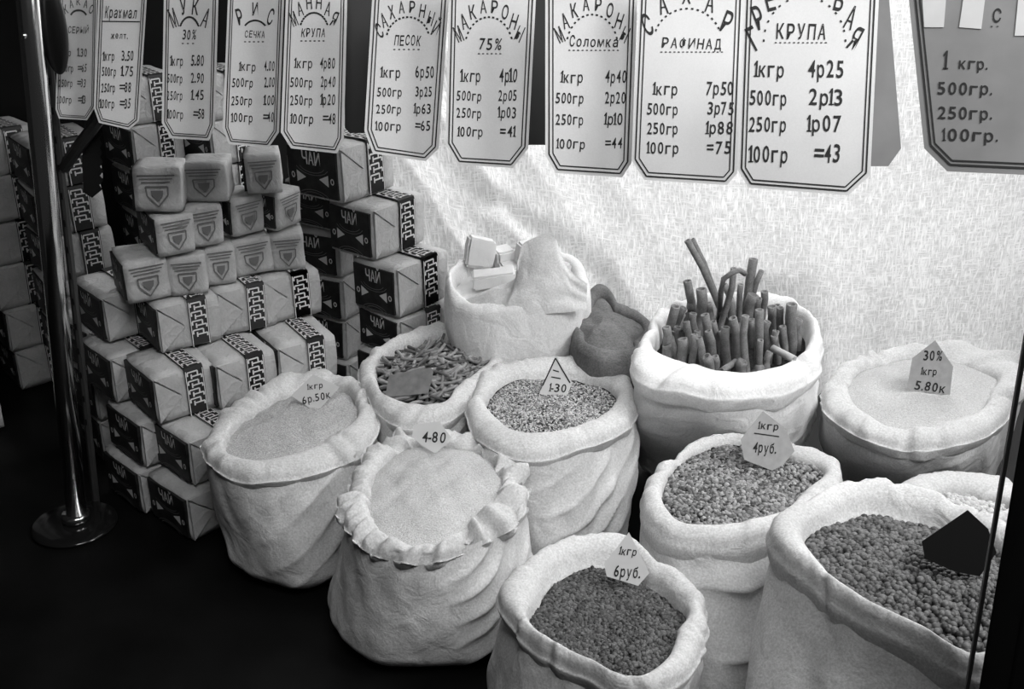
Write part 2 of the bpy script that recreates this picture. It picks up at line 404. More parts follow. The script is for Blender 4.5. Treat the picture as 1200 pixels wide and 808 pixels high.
    for j, (a, dz, dr) in enumerate(PR):
        g = j/(n-1)
        for k, t in enumerate(th):
            c_, s_ = math.cos(t), math.sin(t)
            aw = a**(1-.84*wide*(.5+.5*s_)) if 0 < a < 1 else a
            r = rin[k]*(1-aw)+ro[k][0]*aw+dr
            cr = noise.noise((c_*7+seed*2, s_*7, g*2.5+seed)); cr2 = abs(noise.noise((c_*19+seed, s_*19, g*3)))*1.3
            env = math.sin(math.pi*min(1, max(0, g)))
            pin = 0
            for (ct, cw, cd_, sl) in CR:
                d_ = (t+sl*(g-.5)-ct+math.pi) % (2*math.pi)-math.pi
                if abs(d_) < .5: pin += cd_*(.6*math.exp(-((d_-1.6*cw)/(cw*1.3))**2)-math.exp(-(d_/cw)**2))
            r += crinkle*env*(.0030*cr+.0026*(.3-cr2)) + pin*(.5 if g < .5 else max(.25, 1-2.6*max(0, g-.68)))
            z = h+dz+ro[k][1]*1.0+pin*env*(1.0 if g < .7 else .3)+crinkle*env*(.0045*noise.noise((c_*3.5+seed, s_*3.5, 3))+.0025*(.25-cr2)+.002*cr)
            if a >= 1: z += (1-(dz+cuff)/cuff)*.010*noise.noise((c_*2.5+seed*5, s_*2.5, 9))
            v.append((cen.x+r*c_, cen.y+r*s_, z))
    for j in range(n-1):
        for k in range(NT):
            k2 = (k+1) % NT; f.append((j*NT+k, (j+1)*NT+k, (j+1)*NT+k2, j*NT+k2))
    f = [q[::-1] for q in f]
    localize(new_obj('turned_cuff', v, f, M[m], root, True), root.location)
    i_ = Info(); i_.cen = cen; i_.rin = rin; i_.h = h; i_.NT = NT; i_.root = root
    def rad(t): k = (t % (2*math.pi))/(2*math.pi)*NT; a = int(k) % NT; b = (a+1) % NT; u = k-int(k); return rin[a]*(1-u)+rin[b]*u
    i_.rad = rad
    return i_
def heap_z(s, t, q, dome, low, seed):
    return s.h-.011-low+dome*(1-q*q)+.004*noise.noise((math.cos(t)*q*3+seed, math.sin(t)*q*3, seed))
def heap(s, label, name, cat, m, dome=.008, low=0, seed=0, grains=None, rough=0, gm=None, base_m=None):
    """filling: a mounded top, and loose grains lying on it; one countless mass"""
    NR, NT = (60, 160) if rough else (14, 64)
    v = [(0, 0, heap_z(s, 0, 0, dome, low, seed))]; f = []
    for i in range(1, NR+1):
        q = i/NR
        for k in range(NT):
            t = 2*math.pi*k/NT; r = (s.rad(t)+.004)*q; x, y = r*math.cos(t), r*math.sin(t)
            z = heap_z(s, t, q, dome, low, seed)
            if rough: z += rough*(noise.noise((x*40+seed, y*40, 0))+.6*noise.noise((x*110, y*110, seed)))
            v.append((x, y, z))
    for k in range(NT): f.append((0, 1+k, 1+(k+1) % NT))
    for i in range(NR-1):
        for k in range(NT):
            a = 1+i*NT+k; b = 1+i*NT+(k+1) % NT; f.append((a, a+NT, b+NT, b))
    nb = len(v); n0 = len(f)
    b0 = nb
    for k in range(NT):
        t = 2*math.pi*k/NT; r = (s.rad(t)+.004); v.append((r*math.cos(t), r*math.sin(t), s.h-.05-low))
    for k in range(NT):
        a = 1+(NR-1)*NT+k; a2 = 1+(NR-1)*NT+(k+1) % NT; f.append((a, b0+k, b0+(k+1) % NT, a2))
    f.append(tuple(b0+k for k in range(NT))[::-1])
    fm = [0]*len(f)
    if grains:
        n, sx, sy, sz = grains
        bm = bmesh.new(); bmesh.ops.create_icosphere(bm, subdivisions=1 if sx < .0032 else 2, radius=1)
        bv = np.array([p.co[:] for p in bm.verts]); bf = [tuple(q.index for q in p.verts) for p in bm.faces]; bm.free()
        K = len(bv)
        for i in range(n):
            q = math.sqrt((i+.5)/n)*.995; t = i*2.399963+random.uniform(-.03, .03)
            t += random.uniform(-.02, .02)/max(q, .1)
            r = s.rad(t)*q; x, y = r*math.cos(t)+random.gauss(0, sx*.4), r*math.sin(t)+random.gauss(0, sx*.4)
            z = heap_z(s, t, q, dome, low, seed)+random.uniform(-.2, .8)*sz
            a, b, c = random.uniform(0, 6.28), random.gauss(0, .5), random.gauss(0, .5); sc = random.uniform(.8, 1.2)
            R = np.array((Matrix.Rotation(a, 3, 'Z') @ Matrix.Rotation(b, 3, 'X') @ Matrix.Rotation(c, 3, 'Y')))
            pts = (bv*np.array([sx, sy, sz])*sc)@R.T+np.array([x, y, z]); o0 = len(v)
            v.extend(map(tuple, pts)); f.extend([tuple(j+o0 for j in q_) for q_ in bf]); fm.extend([1]*len(bf))
    o = new_obj(name, v, f, mats=[M[base_m or m], M[gm or m]], fm=fm, smooth=True)
    o.location = (s.cen.x, s.cen.y, 0)
    return tag(o, label, cat, kind='stuff')

A_out = [(237,524),(248,502),(269,474),(302,456),(341,435),(384,436),(420,447),(438,474),(442,502),(417,531),(373,551),(323,561),(287,560),(251,545)]
A_in = [(266,531),(269,510),(298,485),(334,465),(352,456),(399,454),(415,470),(416,492),(391,510),(355,531),(302,542),(273,537)]
sA = sack('white cloth sack of fine groats right of the tea packets, front left', A_out, A_in, .20, (348, 702, .116, .11), cuff=.030, seed=1, foldc=(-.7, .8), fold=1.9, crinkle=.7)
heap(sA, 'fine pale groats filling the front left sack, diamond price card on them', 'groats', 'groats', 'fine', .010, .002, 1, rough=.0012)
B_out = [(402,598),(411,565),(431,533),(451,517),(492,504),(532,505),(573,521),(605,545),(616,569),(614,598),(581,624),(541,644),(492,654),(443,647),(411,624)]
B_in = [(433,590),(437,569),(459,537),(484,523),(512,522),(545,525),(578,545),(588,565),(578,586),(557,604),(524,634),(488,642),(451,628),(437,610)]
sB = sack('white cloth sack of pale sugar with crinkled cuff, front centre left', B_out, B_in, .20, (500, 800, .136, .12), cuff=.028, seed=2, foldc=(-.6, .75), crinkle=1.7)
heap(sB, 'pale granulated sugar heaped in the front centre left sack', 'granulated_sugar', 'sugar', 'fine_b', .016, 0, 2, rough=.0014)
C_out = [(420,435),(437,413),(471,395),(518,378),(555,381),(579,389),(592,423),(573,447),(548,472),(518,490),(477,495),(449,484),(431,460)]
C_in = [(442,432),(474,404),(524,395),(558,398),(570,410),(555,441),(533,457),(518,475),(484,475),(453,466),(443,450)]
sC = sack('white cloth sack of short dark pasta in the second row, left', C_out, C_in, .215, (500, 640, .085, .085), cuff=.036, seed=3, crinkle=.6)
D_out = [(547,481),(555,457),(576,432),(617,424),(666,421),(706,424),(734,441),(746,469),(740,494),(709,512),(663,526),(617,534),(579,523),(555,503)]
D_in = [(572,477),(586,453),(601,443),(641,440),(694,447),(719,460),(712,481),(688,497),(647,508),(601,506),(586,494)]
sD = sack('white cloth sack of oat-like grain at the centre with triangular card', D_out, D_in, .22, (655, 690, .098, .095), cuff=.030, wide=0.8, seed=4, foldc=(-.75, .7), fold=1.5, crinkle=.6)
heap(sD, 'mottled oat grain in the centre sack', 'oat_grain', 'grain', 'dark_fill', .006, .004, 4, grains=(5200, .0030, .0013, .0012), gm='oats')
E_out = [(523,338,0),(527,318,0),(545,305,0),(580,299,0),(618,296,0),(655,298,0),(682,310,.0),(690,330,-.01),(686,352,-.01),(655,352,.012),(610,360,.004),(560,368,-.012),(532,360,-.012)]
E_in = [(530,336,0),(535,320,0),(560,306,0),(585,303,0),(620,304,0),(655,306,0),(672,318,0),(668,330,0),(640,336,0),(600,344,0),(560,352,0),(545,345,0)]
sE = sack('white cloth sack of lump sugar at the back against the curtain', E_out, E_in, .305, (606, 545, .092, .085), cuff=.11, seed=5, fold=.3, crinkle=.35, m='cloth_backlit')
F_out = [(745,436),(756,395),(781,362),(849,348),(917,352),(952,374),(963,405),(956,435),(903,456),(849,460),(800,452),(767,446)]
F_in = [(769,412),(772,392),(800,368),(849,358),(917,362),(942,376),(946,394),(931,421),(903,435),(849,438),(808,427)]
sF = sack('tall white cloth sack of long macaroni by the curtain', F_out, F_in, .29, (850, 590, .135, .10), cuff=.042, wide=0.9, seed=6, m='cloth_backlit', crinkle=.6, fold=.7, foldc=(-.4, .6))
G_out = [(754,577),(760,561),(793,537),(821,517),(858,513),(931,525),(976,535),(988,555),(984,573),(943,606),(903,625),(842,634),(789,630),(757,606)]
G_in = [(777,586),(785,561),(817,533),(850,521),(931,539),(963,553),(939,577),(903,608),(862,616),(801,616),(785,602)]
sG = sack('white cloth sack of light and dark buckwheat, right of centre', G_out, G_in, .21, (865, 850, .09, .09), cuff=.052, wide=0.6, seed=7, fold=3.4, slant=.25, gap=.026, foldc=(-1.35, .9), crinkle=.5)
heap(sG, 'coarse buckwheat of mixed tones in the sack right of centre', 'buckwheat', 'grain', 'dark_fill', .012, 0, 7, grains=(3400, .0034, .0028, .0024), gm='buckwheat')
H_out = [(583,693),(596,675),(619,657),(673,633),(707,629),(735,631),(766,660),(792,670),(823,703),(829,729),(823,760),(792,796),(761,810),(725,807),(689,789),(637,762),(599,727)]
H_in = [(620,722),(637,698),(668,664),(704,657),(761,680),(787,700),(803,713),(792,744),(745,800),(725,801),(689,780),(650,757),(627,739)]
sH = sack('white cloth sack of dark split peas at the bottom centre', H_out, H_in, .19, (690, 930, .115, .115), cuff=.04, wide=0.95, seed=8, crinkle=.5)
heap(sH, 'dark split peas in the bottom centre sack', 'split_peas', 'grain', 'dark_fill', .004, .010, 8, grains=(4600, .0034, .0028, .0022), gm='split')
I_out = [(903,613),(946,590),(989,570),(1029,567),(1079,576),(1132,600),(1175,613),(1205,640),(1215,700),(1190,770),(1145,786),(1079,752),(1013,719),(956,679),(916,649)]
I_in = [(950,620),(979,606),(1026,595),(1079,606),(1129,616),(1165,633),(1185,673),(1182,739),(1140,772),(1079,744),(1019,715),(979,684),(958,654)]
sI = sack('large white cloth sack of round peas in the front right corner', I_out, I_in, .29, (1060, 1090, .150, .125), cuff=.05, wide=0.95, seed=9, crinkle=.5)
heap(sI, 'round dark peas in the front right sack', 'peas', 'grain', 'dark_fill', .006, .010, 9, grains=(2600, .0040, .0039, .0038), gm='peas')
J_out = [(963,464),(969,444),(1004,422),(1046,409),(1101,404),(1149,404),(1191,415),(1201,431),(1191,470),(1165,500),(1101,520),(1053,522),(998,501),(969,480)]
J_in = [(998,467),(1000,444),(1030,428),(1069,420),(1120,425),(1165,441),(1159,460),(1133,489),(1111,497),(1049,505),(1024,493)]
sJ = sack('wide white cloth sack of flour behind the pea sack, far right', J_out, J_in, .215, (1085, 610, .13, .11), cuff=.034, wide=0.6, seed=10, fold=.3)
heap(sJ, 'pale flour mounded in the far right back sack', 'flour', 'flour', 'fine_b', .014, 0, 10, rough=.001)
K_out = [(1030,588),(1055,566),(1105,553),(1150,556),(1195,568),(1210,590),(1190,612),(1140,618),(1080,612),(1040,600)]
K_in = [(1070,595),(1095,584),(1150,582),(1180,590),(1175,602),(1140,606),(1095,604)]
sK = sack('white cloth sack wedged between the flour and pea sacks, only its rim showing', K_out, K_in, .19, (1125, 720, .08, .045), cuff=.03, seed=11, fold=.2, crinkle=.3)
heap(sK, 'pale crumbs in the sack wedged behind the peas', 'crumbs', 'grain', 'dark_fill', .004, .004, 11, grains=(700, .004, .0035, .003), gm='crumb')

# grey burlap sack standing behind, between lump sugar and macaroni
L_out = [(668,390),(684,350),(704,334),(726,358),(757,402),(760,416),(720,426),(680,414)]
L_in = [(684,392),(695,362),(706,350),(720,368),(742,402),(742,410),(718,414),(692,408)]
sL = sack('dark grey burlap sack behind, between lump sugar and macaroni sacks', [(q[0], q[1]) for q in L_out], L_in, .25, (715, 570, .05, .05), cuff=.09, seed=12, m='cloth_grey', fold=.5, crinkle=.25)
heap(sL, 'grey cloth-covered filling of the burlap sack behind', 'sack_filling', 'filling', 'cloth_grey', .02, -.004, 12, rough=.001)

# ------------------------------------------------------------------ short pasta in sack C: single pieces
def horn_mesh(i):
    cur = [.5, 1.3, 2.2, .1, .8, .3, .2, .6][i]; n = 8; L = [.052, .046, .040, .060, .055, .065, .050, .042][i]; pts = []
    for k in range(n):
        u = k/(n-1)-.5; a = u*cur
        if cur < .2: pts.append((u*L, 0, 0))
        else: R = L/cur; pts.append((R*math.sin(a), R*(1-math.cos(a)), .001*math.sin(k)))
    v, f = tube(pts, .0026, 8, hollow=True)
    me = bpy.data.meshes.new('pasta_horn'); me.from_pydata([tuple(p) for p in v], [], f); me.materials.append(M[['horn', 'horn_pale', 'horn', 'horn_dark', 'horn', 'horn', 'horn_pale', 'horn_dark'][i]])
    me.polygons.foreach_set('use_smooth', [True]*len(me.polygons)); return me
heap(sC, 'dark mass of broken pasta under the loose horns, second row left', 'pasta_bed', 'pasta', 'dark_fill', .012, .010, 3)
hm = [horn_mesh(i) for i in range(8)]
n = 210
for i in range(n):
    q = math.sqrt((i+.5)/n)*.93; t = i*2.399963
    r = sC.rad(t)*q
    o = bpy.data.objects.new('pasta_horn', random.choice(hm)); C.objects.link(o)
    o.location = (sC.cen.x+r*math.cos(t), sC.cen.y+r*math.sin(t), heap_z(sC, t, q, .012, .006, 3)+random.uniform(-.001, .009)*(1-.4*q))
    o.rotation_euler = (random.gauss(0, .5), random.gauss(0, .25), random.gauss(.9, .7))
    tag(o, 'short thin curved pasta piece lying in the second-row left sack', 'pasta', 'short pasta horns in the second-row left sack')

# ------------------------------------------------------------------ long macaroni in sack F
T = [(400,420,240,80,30),(385,380,262,75,24),(205,360,240,255,40),(190,450,225,370,34),(150,480,190,365,44),(290,440,300,290,50),
(385,440,440,200,30),(465,400,470,270,28),(515,330,525,160,42),(555,300,560,210,26),(500,400,525,315,54),(570,380,572,300,34),(600,480,605,365,45),
(640,500,640,370,35),(690,520,690,355,50),(275,480,265,395,36),(330,560,315,400,42),(200,500,200,455,40),(215,590,220,505,50),
(260,600,270,485,34),(310,620,290,500,34),(350,610,330,470,36),(410,600,405,455,42),(450,600,435,415,40),(495,640,490,405,36),(545,620,550,380,40),
(550,640,555,510,30),(595,560,615,490,34),(590,650,595,560,34),(660,540,650,450,34),(680,500,675,450,24),(150,560,150,455,40),
(160,570,150,530,44),(340,640,320,580,44),(360,640,360,580,34),(470,650,480,600,50),(540,650,560,620,44),
(240,420,255,350,36),(345,440,330,350,34),(430,430,425,330,36),(540,400,548,330,34),(620,430,625,360,36),(250,520,235,430,34),(370,520,350,430,34),(470,540,462,440,34),(520,500,515,420,34),(580,520,585,430,36),(630,560,622,470,34),(180,540,175,470,34),(290,560,284,470,32),(395,540,385,470,32),(715,500,722,420,40),(440,300,400,270,30)]
def special(i, lab=None):
    return lab
names = {0: 'longest macaroni tube leaning left high above the sack', 1: 'second long macaroni tube leaning beside the tallest one', 8: 'thick upright macaroni tube topping the middle of the sack',
         2: 'macaroni tube leaning right at the left edge of the bunch', 6: 'slim pale-topped macaroni tube leaning right at the centre'}
zf = sF.h-.012
for i, (bx, by, tx, ty, wd) in enumerate(T):
    b = at_z(740+bx/3.671, 260+by/3.671, zf); 
    # stay inside the mouth
    d = Vector((b.x-sF.cen.x, b.y-sF.cen.y)); t = math.atan2(d.y, d.x); rr = sF.rad(t)-.011
    if d.length > rr: d *= rr/d.length; b = Vector((sF.cen.x+d.x, sF.cen.y+d.y, zf))
    tp = at_y(740+tx/3.671, 260+ty/3.671, b.y+random.uniform(-.006, .010))
    ax = (tp-b); ax = ax.normalized() if ax.length > .005 else Vector((0, 0, 1))
    if ax.z < .3: ax = Vector((ax.x, ax.y, .3)).normalized()
    dn = Vector((ax.x*.3-d.x*.15, ax.y*.3-d.y*.15, 1)).normalized()
    bot = b-dn*.05
    sag = Vector((random.uniform(-.004, .004), 0, 0)) if i not in (0, 1) else Vector((.003, 0, .001))
    path = [bot, b, b.lerp(tp, .33)+sag*.7, b.lerp(tp, .66)+sag, tp]
    r = wd/3.671/2*(b-CAM).length/F*.92
    v, f = tube(path, r, 12, hollow=True)
    o = new_obj('macaroni_tube', v, f, M['pasta'], smooth=False); localize(o, b); o.location = b
    for p in o.data.polygons: p.use_smooth = len(p.vertices) == 4
    wh = ('left' if bx < 270 else 'right' if bx > 560 else 'middle'); dp = 'front' if by > 540 else 'back' if by < 470 else 'centre'
    ht = 'tall' if by-ty > 110 else 'medium' if by-ty > 75 else 'short'
    gname = '%s macaroni tubes at the %s %s of the tall sack' % (ht, dp, wh)
    tag(o, names.get(i, '%s grey macaroni tube standing at the %s %s of the tall sack' % (ht, dp, wh)), 'macaroni', gname if i not in names else None)
def loose(px0, py0, px1, py1, r, m, label, cur=0, dz=.012):
    a = at_z(740+px0/3.671, 260+py0/3.671, zf+dz); b = at_z(740+px1/3.671, 260+py1/3.671, zf+dz); mid = a.lerp(b, .5)+Vector((0, 0, cur))
    o = new_obj('macaroni_tube', *tube([a, a.lerp(mid, .6)+Vector((0, 0, cur*.3)), mid.lerp(b, .4)+Vector((0, 0, cur*.3)), b], r, 12, hollow=True), M[m], smooth=True)
    localize(o, a); o.location = a; tag(o, label, 'macaroni')
loose(608, 545, 700, 592, .0055, 'pasta_pale', 'pale short macaroni tube lying across the front of the tall sack')
loose(388, 642, 448, 602, .0045, 'pasta', 'grey macaroni tube lying low at the front rim of the tall sack')
a = at_y(740+385/3.671, 260+300/3.671, 1.56); b = at_y(740+440/3.671, 260+215/3.671, 1.56); c = at_y(740+490/3.671, 260+225/3.671, 1.57); d0 = at_z(740+375/3.671, 260+420/3.671, zf-.02)
o = new_obj('macaroni_tube', *tube([d0, a, a.lerp(b, .5)+Vector((-.006, 0, .004)), b, b.lerp(c, .5)+Vector((0, 0, .004)), c], .0042, 12, hollow=True), M['pasta'], smooth=True)
localize(o, d0); o.location = d0; tag(o, 'hooked macaroni tube bending over at the top of the bunch', 'macaroni')
heap(sF, 'dark mass of macaroni ends deep in the tall sack', 'macaroni_bed', 'macaroni', 'dark_fill', .004, .022, 6)

# ------------------------------------------------------------------ lump sugar
def lump(px, py, z, sx, sy, sz, rx, ry, rz, label):
    bm = bmesh.new(); bmesh.ops.create_cube(bm, size=1); bmesh.ops.scale(bm, vec=(sx, sy, sz), verts=bm.verts)
    bmesh.ops.bevel(bm, geom=bm.edges[:], offset=.0035, segments=2, affect='EDGES')
    bmesh.ops.subdivide_edges(bm, edges=bm.edges[:], cuts=2, use_grid_fill=True)
    for v in bm.verts: v.co += Vector([.0035*noise.noise(v.co*30+Vector((k*7+px, 0, 0))) for k in range(3)])
    me = bpy.data.meshes.new('sugar_lump'); bm.to_mesh(me); bm.free(); me.materials.append(M['sugar'])
    o = bpy.data.objects.new('sugar_lump', me); C.objects.link(o); o.location = at_z(px, py, z); o.rotation_euler = (rx, ry, rz)
    tag(o, label, 'sugar lump')
lump(562, 296, .318, .046, .035, .05, -.25, .22, .1, 'large sugar lump tilted at the left top of the sack')
lump(590, 302, .305, .034, .03, .036, .1, -.1, .4, 'sugar lump behind the large tilted one')
lump(578, 326, .298, .070, .03, .026, .15, -.08, .1, 'long flat sugar lump lying at the front of the sack')
lump(626, 300, .312, .055, .045, .045, .1, .1, .6, 'broad sugar lump at the middle back of the sack')
lump(652, 318, .295, .04, .035, .035, .1, .3, .9, 'sugar lump at the right side of the sack mouth')
lump(600, 318, .285, .05, .045, .035, .2, .1, .3, 'half-buried sugar lump in the middle of the sack')
heap(sE, 'broken sugar crumbs under the lumps in the back sack', 'sugar_crumbs', 'sugar', 'sugar', .004, .02, 5, rough=.003)

# ------------------------------------------------------------------ price cards standing in the sacks
def price_tag(poly, ref, z, yaw, lean, texts, label, m='tag', lines=(), cx=None, ink='ink'):
    P = Plane(at_z(ref[0], ref[1], z), yaw, lean)
    v, f = slab(poly, P.at, .0015)
    o = new_obj('price_tag', v, f, M[m])
    mb = MB()
    for t in texts: put_text(mb, *t[:1], *t[1:5], P.at, *(t[5:]))
    for l in lines: line(mb, *l, P.at)
    o.location = P.p; localize(o, P.p)
    if mb.v: q = mb.build('lettering', M[ink], o); localize(q, P.p); q['kind'] = 'stuff'
    return tag(o, label, 'price tag')
price_tag([(341,464),(367,439),(398,454),(371,484)], (371, 476), sA.h-.002, 8, 30, [('1кгр', 360, 457, 7, 20, -.10), ('6р.50к', 354, 474, 9, 36, -.22)], 'white diamond price card reading 6.50 on the front left sack')
price_tag([(485,498),(515,494),(528,512),(525,519),(510,532),(495,523),(483,512)], (508, 524), sB.h+.006, 0, 30, [('4-80', 493, 518, 13, 31, .04)], 'pale price card reading 4-80 on the crinkled sugar sack rim')
price_tag([(651,416),(671,449),(662,468),(632,462)], (650, 462), sD.h-.006, -5, 25, [('1-30', 643, 459, 10, 22, .06)], 'triangular price card reading 1-30 in the centre sack',
          lines=[(651,420,636,452,1.6),(651,420,668,449,1.6),(648,434,655,436,1.4),(646,442,657,444,1.4)])
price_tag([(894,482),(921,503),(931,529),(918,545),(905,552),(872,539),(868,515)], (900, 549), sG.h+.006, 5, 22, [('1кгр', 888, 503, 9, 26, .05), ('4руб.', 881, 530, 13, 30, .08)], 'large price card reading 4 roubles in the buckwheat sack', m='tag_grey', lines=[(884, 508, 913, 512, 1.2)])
price_tag([(737,624),(761,672),(748,687),(711,676),(708,661)], (734, 684), sH.h-.004, -6, 28, [('1кгр', 725, 650, 10, 22, .12), ('6руб.', 718, 676, 14, 34, .06)], 'white pentagon price card reading 6 roubles in the bottom centre sack')
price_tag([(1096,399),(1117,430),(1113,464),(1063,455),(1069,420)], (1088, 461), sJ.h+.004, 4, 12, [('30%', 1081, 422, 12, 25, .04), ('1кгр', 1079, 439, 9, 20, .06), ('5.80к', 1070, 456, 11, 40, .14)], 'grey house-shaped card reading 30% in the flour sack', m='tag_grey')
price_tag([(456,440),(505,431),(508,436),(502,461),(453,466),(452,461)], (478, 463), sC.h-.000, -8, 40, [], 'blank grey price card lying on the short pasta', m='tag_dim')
price_tag([(1134,598),(1158,620),(1168,648),(1148,676),(1118,670),(1084,655),(1080,635)], (1118, 668), sI.h+.002, 6, 42, [], 'black price card standing in the round peas', m='black_matt')

# ------------------------------------------------------------------ hanging price boards
def board(label, poly, depth, yaw, lean, header, sub, rows, m='card', top=-34, arc=None, bw=1.5, extra=None, ins=(5, 9), ink='ink', group=None):
    """poly: TL .. bottom .. TR at y=0 edges; extended upward out of the frame"""
    (x0, y0), (x1, y1) = poly[0], poly[1]; (xn, yn), (xm, ym) = poly[-1], poly[-2]
    s0 = (x1-x0)/max(1, y1-y0); s1 = (xm-xn)/max(1, ym-yn); w_ = xn-x0; c = w_*.14
    tl = (x0+s0*(top+c), top+c); tr = (xn+s1*(top+c), top+c)
    pl = [tl]+list(poly[1:-1])+[tr, (xn+s1*top-c, top), (x0+s0*top+c, top)]
    bot = poly[2]
    P = Plane(at_y(bot[0], bot[1], depth), yaw, lean)
    v, f = slab(pl, P.at, .002); o = new_obj('price_board', v, f, M[m])
    bd = MB()
    for d in ins:
        a = inset(pl, d); n = len(a)
        for i in range(n): line(bd, *a[i], *a[(i+1) % n], bw*(1.0 if d == ins[0] else .8), P.at)
    lt = MB()
    if header:
        txt, cx, cy, rx, ry, a0, a1, hh, ww = header; n = len(txt)
        for i, ch in enumerate(txt):
            a = math.radians(a0+(a1-a0)*(i/(n-1) if n > 1 else .5)); px, py = cx+rx*math.sin(a), cy-ry*math.cos(a)
            put_char(lt, ch, px*.8+(cx+(px-cx)*.9)*.2, py+hh*.25*abs(math.sin(a)), hh*(1+.35*abs(math.sin(a))), ww*.95, a*.30, P.at)
        n = 15
        for i in range(n):
            a = math.radians(a0*.95+(a1-a0)*.95*i/(n-1)); px, py = cx+(rx-6)*math.sin(a), cy-(ry-6)*math.cos(a)
            line(lt, px-1.4*math.cos(a), py-1.4*math.sin(a), px+1.4*math.cos(a), py+1.4*math.sin(a), 2.1, P.at)
    if sub:
        txt, x, y, hh, ww, ul = sub; put_text(lt, txt, x, y, hh, ww, P.at, .02)
        if ul == 'dash':
            k = int(ww/5)
            for i in range(k): line(lt, x+i*ww/k, y+5, x+i*ww/k+2.4, y+5, 1.2, P.at)
        elif ul: line(lt, x-2, y+4, x+ww+2, y+4.5, 1.4, P.at)
    for (txt, x, y, hh, ww) in rows: put_text(lt, txt, x, y, hh, ww, P.at, .015, shear=.04)
    o.location = P.p; localize(o, P.p)
    q = bd.build('border', M[ink], o); localize(q, P.p)
    if lt.v: q = lt.build('lettering', M[ink], o); localize(q, P.p); q['kind'] = 'stuff'
    # eyelet and cord up to the rail (out of the frame)
    cxm = (pl[-1][0]+pl[-2][0])/2; t0 = P.at(cxm, top+1, -.001)
    rz = 1.42
    cd = MB(); cd.add(*tube([t0+Vector((0, 0, -.004)), Vector((t0.x, t0.y, rz))], .0012, 6)); q = cd.build('hanging_cord', M['black'], o); localize(q, P.p)
    if extra: extra(o, P)
    tag(o, label, 'price board', group); board.tops.append(Vector((t0.x, t0.y, rz)))
    return o
board.tops = []
def rows4(xs, ys, hs, ws, pr, xp, wp, left=('1кгр', '500гр', '250гр', '100гр'), x1=None):
    out = []
    for i in range(4):
        xx = xs[i]; out.append((left[i], xx, ys[i], hs[i], ws if i else ws*.78)); out.append((pr[i], xp[i]-1, ys[i], hs[i]*1.1, wp[i]*.9))
    return out
LEAN = 14
board('leftmost hanging board, half hidden behind the chrome pole, prices 1.30 to 13', [(69,0),(65,128),(69,139),(102,141),(112,125),(114,0)], 1.52, 30, LEAN, ('КАКАО', 92, 22, 16, 16, -60, 60, 8, 5), ('СЕРЫЙ', 79, 39, 8, 26, False),
      rows4([70,69,68,67], [66,84,102,121], [9]*4, 18, ['1.30','=65','=33','=13'], [92,93,92,93], [13,11,11,10]), ins=(2.5, 4.5), bw=1.0, top=-20, ink='ink_soft')
board('narrow starch price board with underlined heading, second from left', [(115,0),(110,127),(116,144),(151,152),(163,142),(172,0)], 1.50, 30, LEAN, None, ('Крахмал', 122, 21, 14, 40, True),
      rows4([121,119,118,117], [71,89,108,127], [11]*4, 18, ['3.50','1.75','=88','=35'], [143,143,142,142], [17,17,15,14])+[('желт.', 129, 45, 8, 22), ], ins=(3, 5.5), bw=1.2, top=-18)
board('flour price board with 30% under an arched heading, third from left', [(192,0),(189.5,144),(200,162),(245,165),(252,147),(256,0)], 1.50, 30, LEAN, ('МУКА', 222, 40, 18, 26, -62, 62, 17, 8), ('30%', 213, 46, 12, 18, 'dash'),
      rows4([200,195,195,196], [77,97,117,139], [12,11,11,11], 20, ['5.80','2.90','1.45','=58'], [224,224,225,228], [19,19,18,15]), ins=(3.5, 6), bw=1.3)
board('rice price board ending at =40, between the flour and semolina boards', [(267,0),(261,150),(268,169),(315,173),(327,155),(333,0)], 1.46, 28, LEAN, ('РИС', 299, 40, 21, 22, -50, 50, 15, 7), ('СЕЧКА', 286, 44, 8, 26, 'dash'),
      rows4([280,271,270,271], [83,102,123,143], [11]*4, 27, ['4.00','2.00','1.00','=40'], [310,310,310,310], [15,15,15,14]), ins=(3.5, 6), bw=1.3)
board('semolina price board from 4.80 down to =48, fifth from left', [(335,0),(329,155),(341,174),(395,180),(403,163),(407,0)], 1.44, 28, LEAN, ('МАННАЯ', 368, 38, 23, 29, -68, 68, 13, 7), ('КРУПА', 352, 43, 10, 31, 'dash'),
      rows4([345,339,339,340], [80,102,123,145], [12]*4, 29, ['4р80','2р40','1р20','=48'], [375,376,377,380], [22,21,20,17]), ins=(4, 7), bw=1.4)
board('sugar price board from 6.50 down to =65, tilted slightly left', [(436,0),(427,153),(437,180),(499,189),(514,174),(526,0)], 1.38, 26, LEAN, ('САХАРНЫЙ', 478, 46, 31, 32, -80, 76, 13, 7), ('ПЕСОК', 461, 53, 12, 34, 'dash'),
      rows4([446,441,440,440], [91,113,133,153], [13,11,11,11], 32, ['6р50','3р25','1р63','=65'], [487,487,486,487], [27,24,24,22]), ins=(4, 8), bw=1.6)
board('macaroni price board with 75% under its arched heading', [(526,0),(522,169),(536,193),(601,197),(619,174),(628,0)], 1.36, 24, LEAN, ('МАКАРОНЫ', 573, 56, 34, 42, -75, 75, 14, 8), ('75%', 560, 58, 14, 30, 'dash'),
      rows4([540,534,534,536], [96,118,138,160], [15,12,12,12], 32, ['4р10','2р05','1р03','=41'], [585,584,585,586], [26,27,25,22]), ins=(4, 8), bw=1.7)
board('macaroni price board from 4.40 down to =44, no percent sign', [(639,0),(639,182),(651,203),(729,208),(740,191),(747,0)], 1.30, 18, LEAN, ('МАКАРОНЫ', 694, 55, 36, 44, -78, 78, 14, 8), ('Соломка', 666, 54, 13, 62, 'dash'),
      rows4([657,650,650,652], [97,121,146,174], [14,13,13,12], 36, ['4р40','2р20','1р10','=44'], [709,709,709,710], [31,30,26,24]), ins=(4.5, 9), bw=1.8)
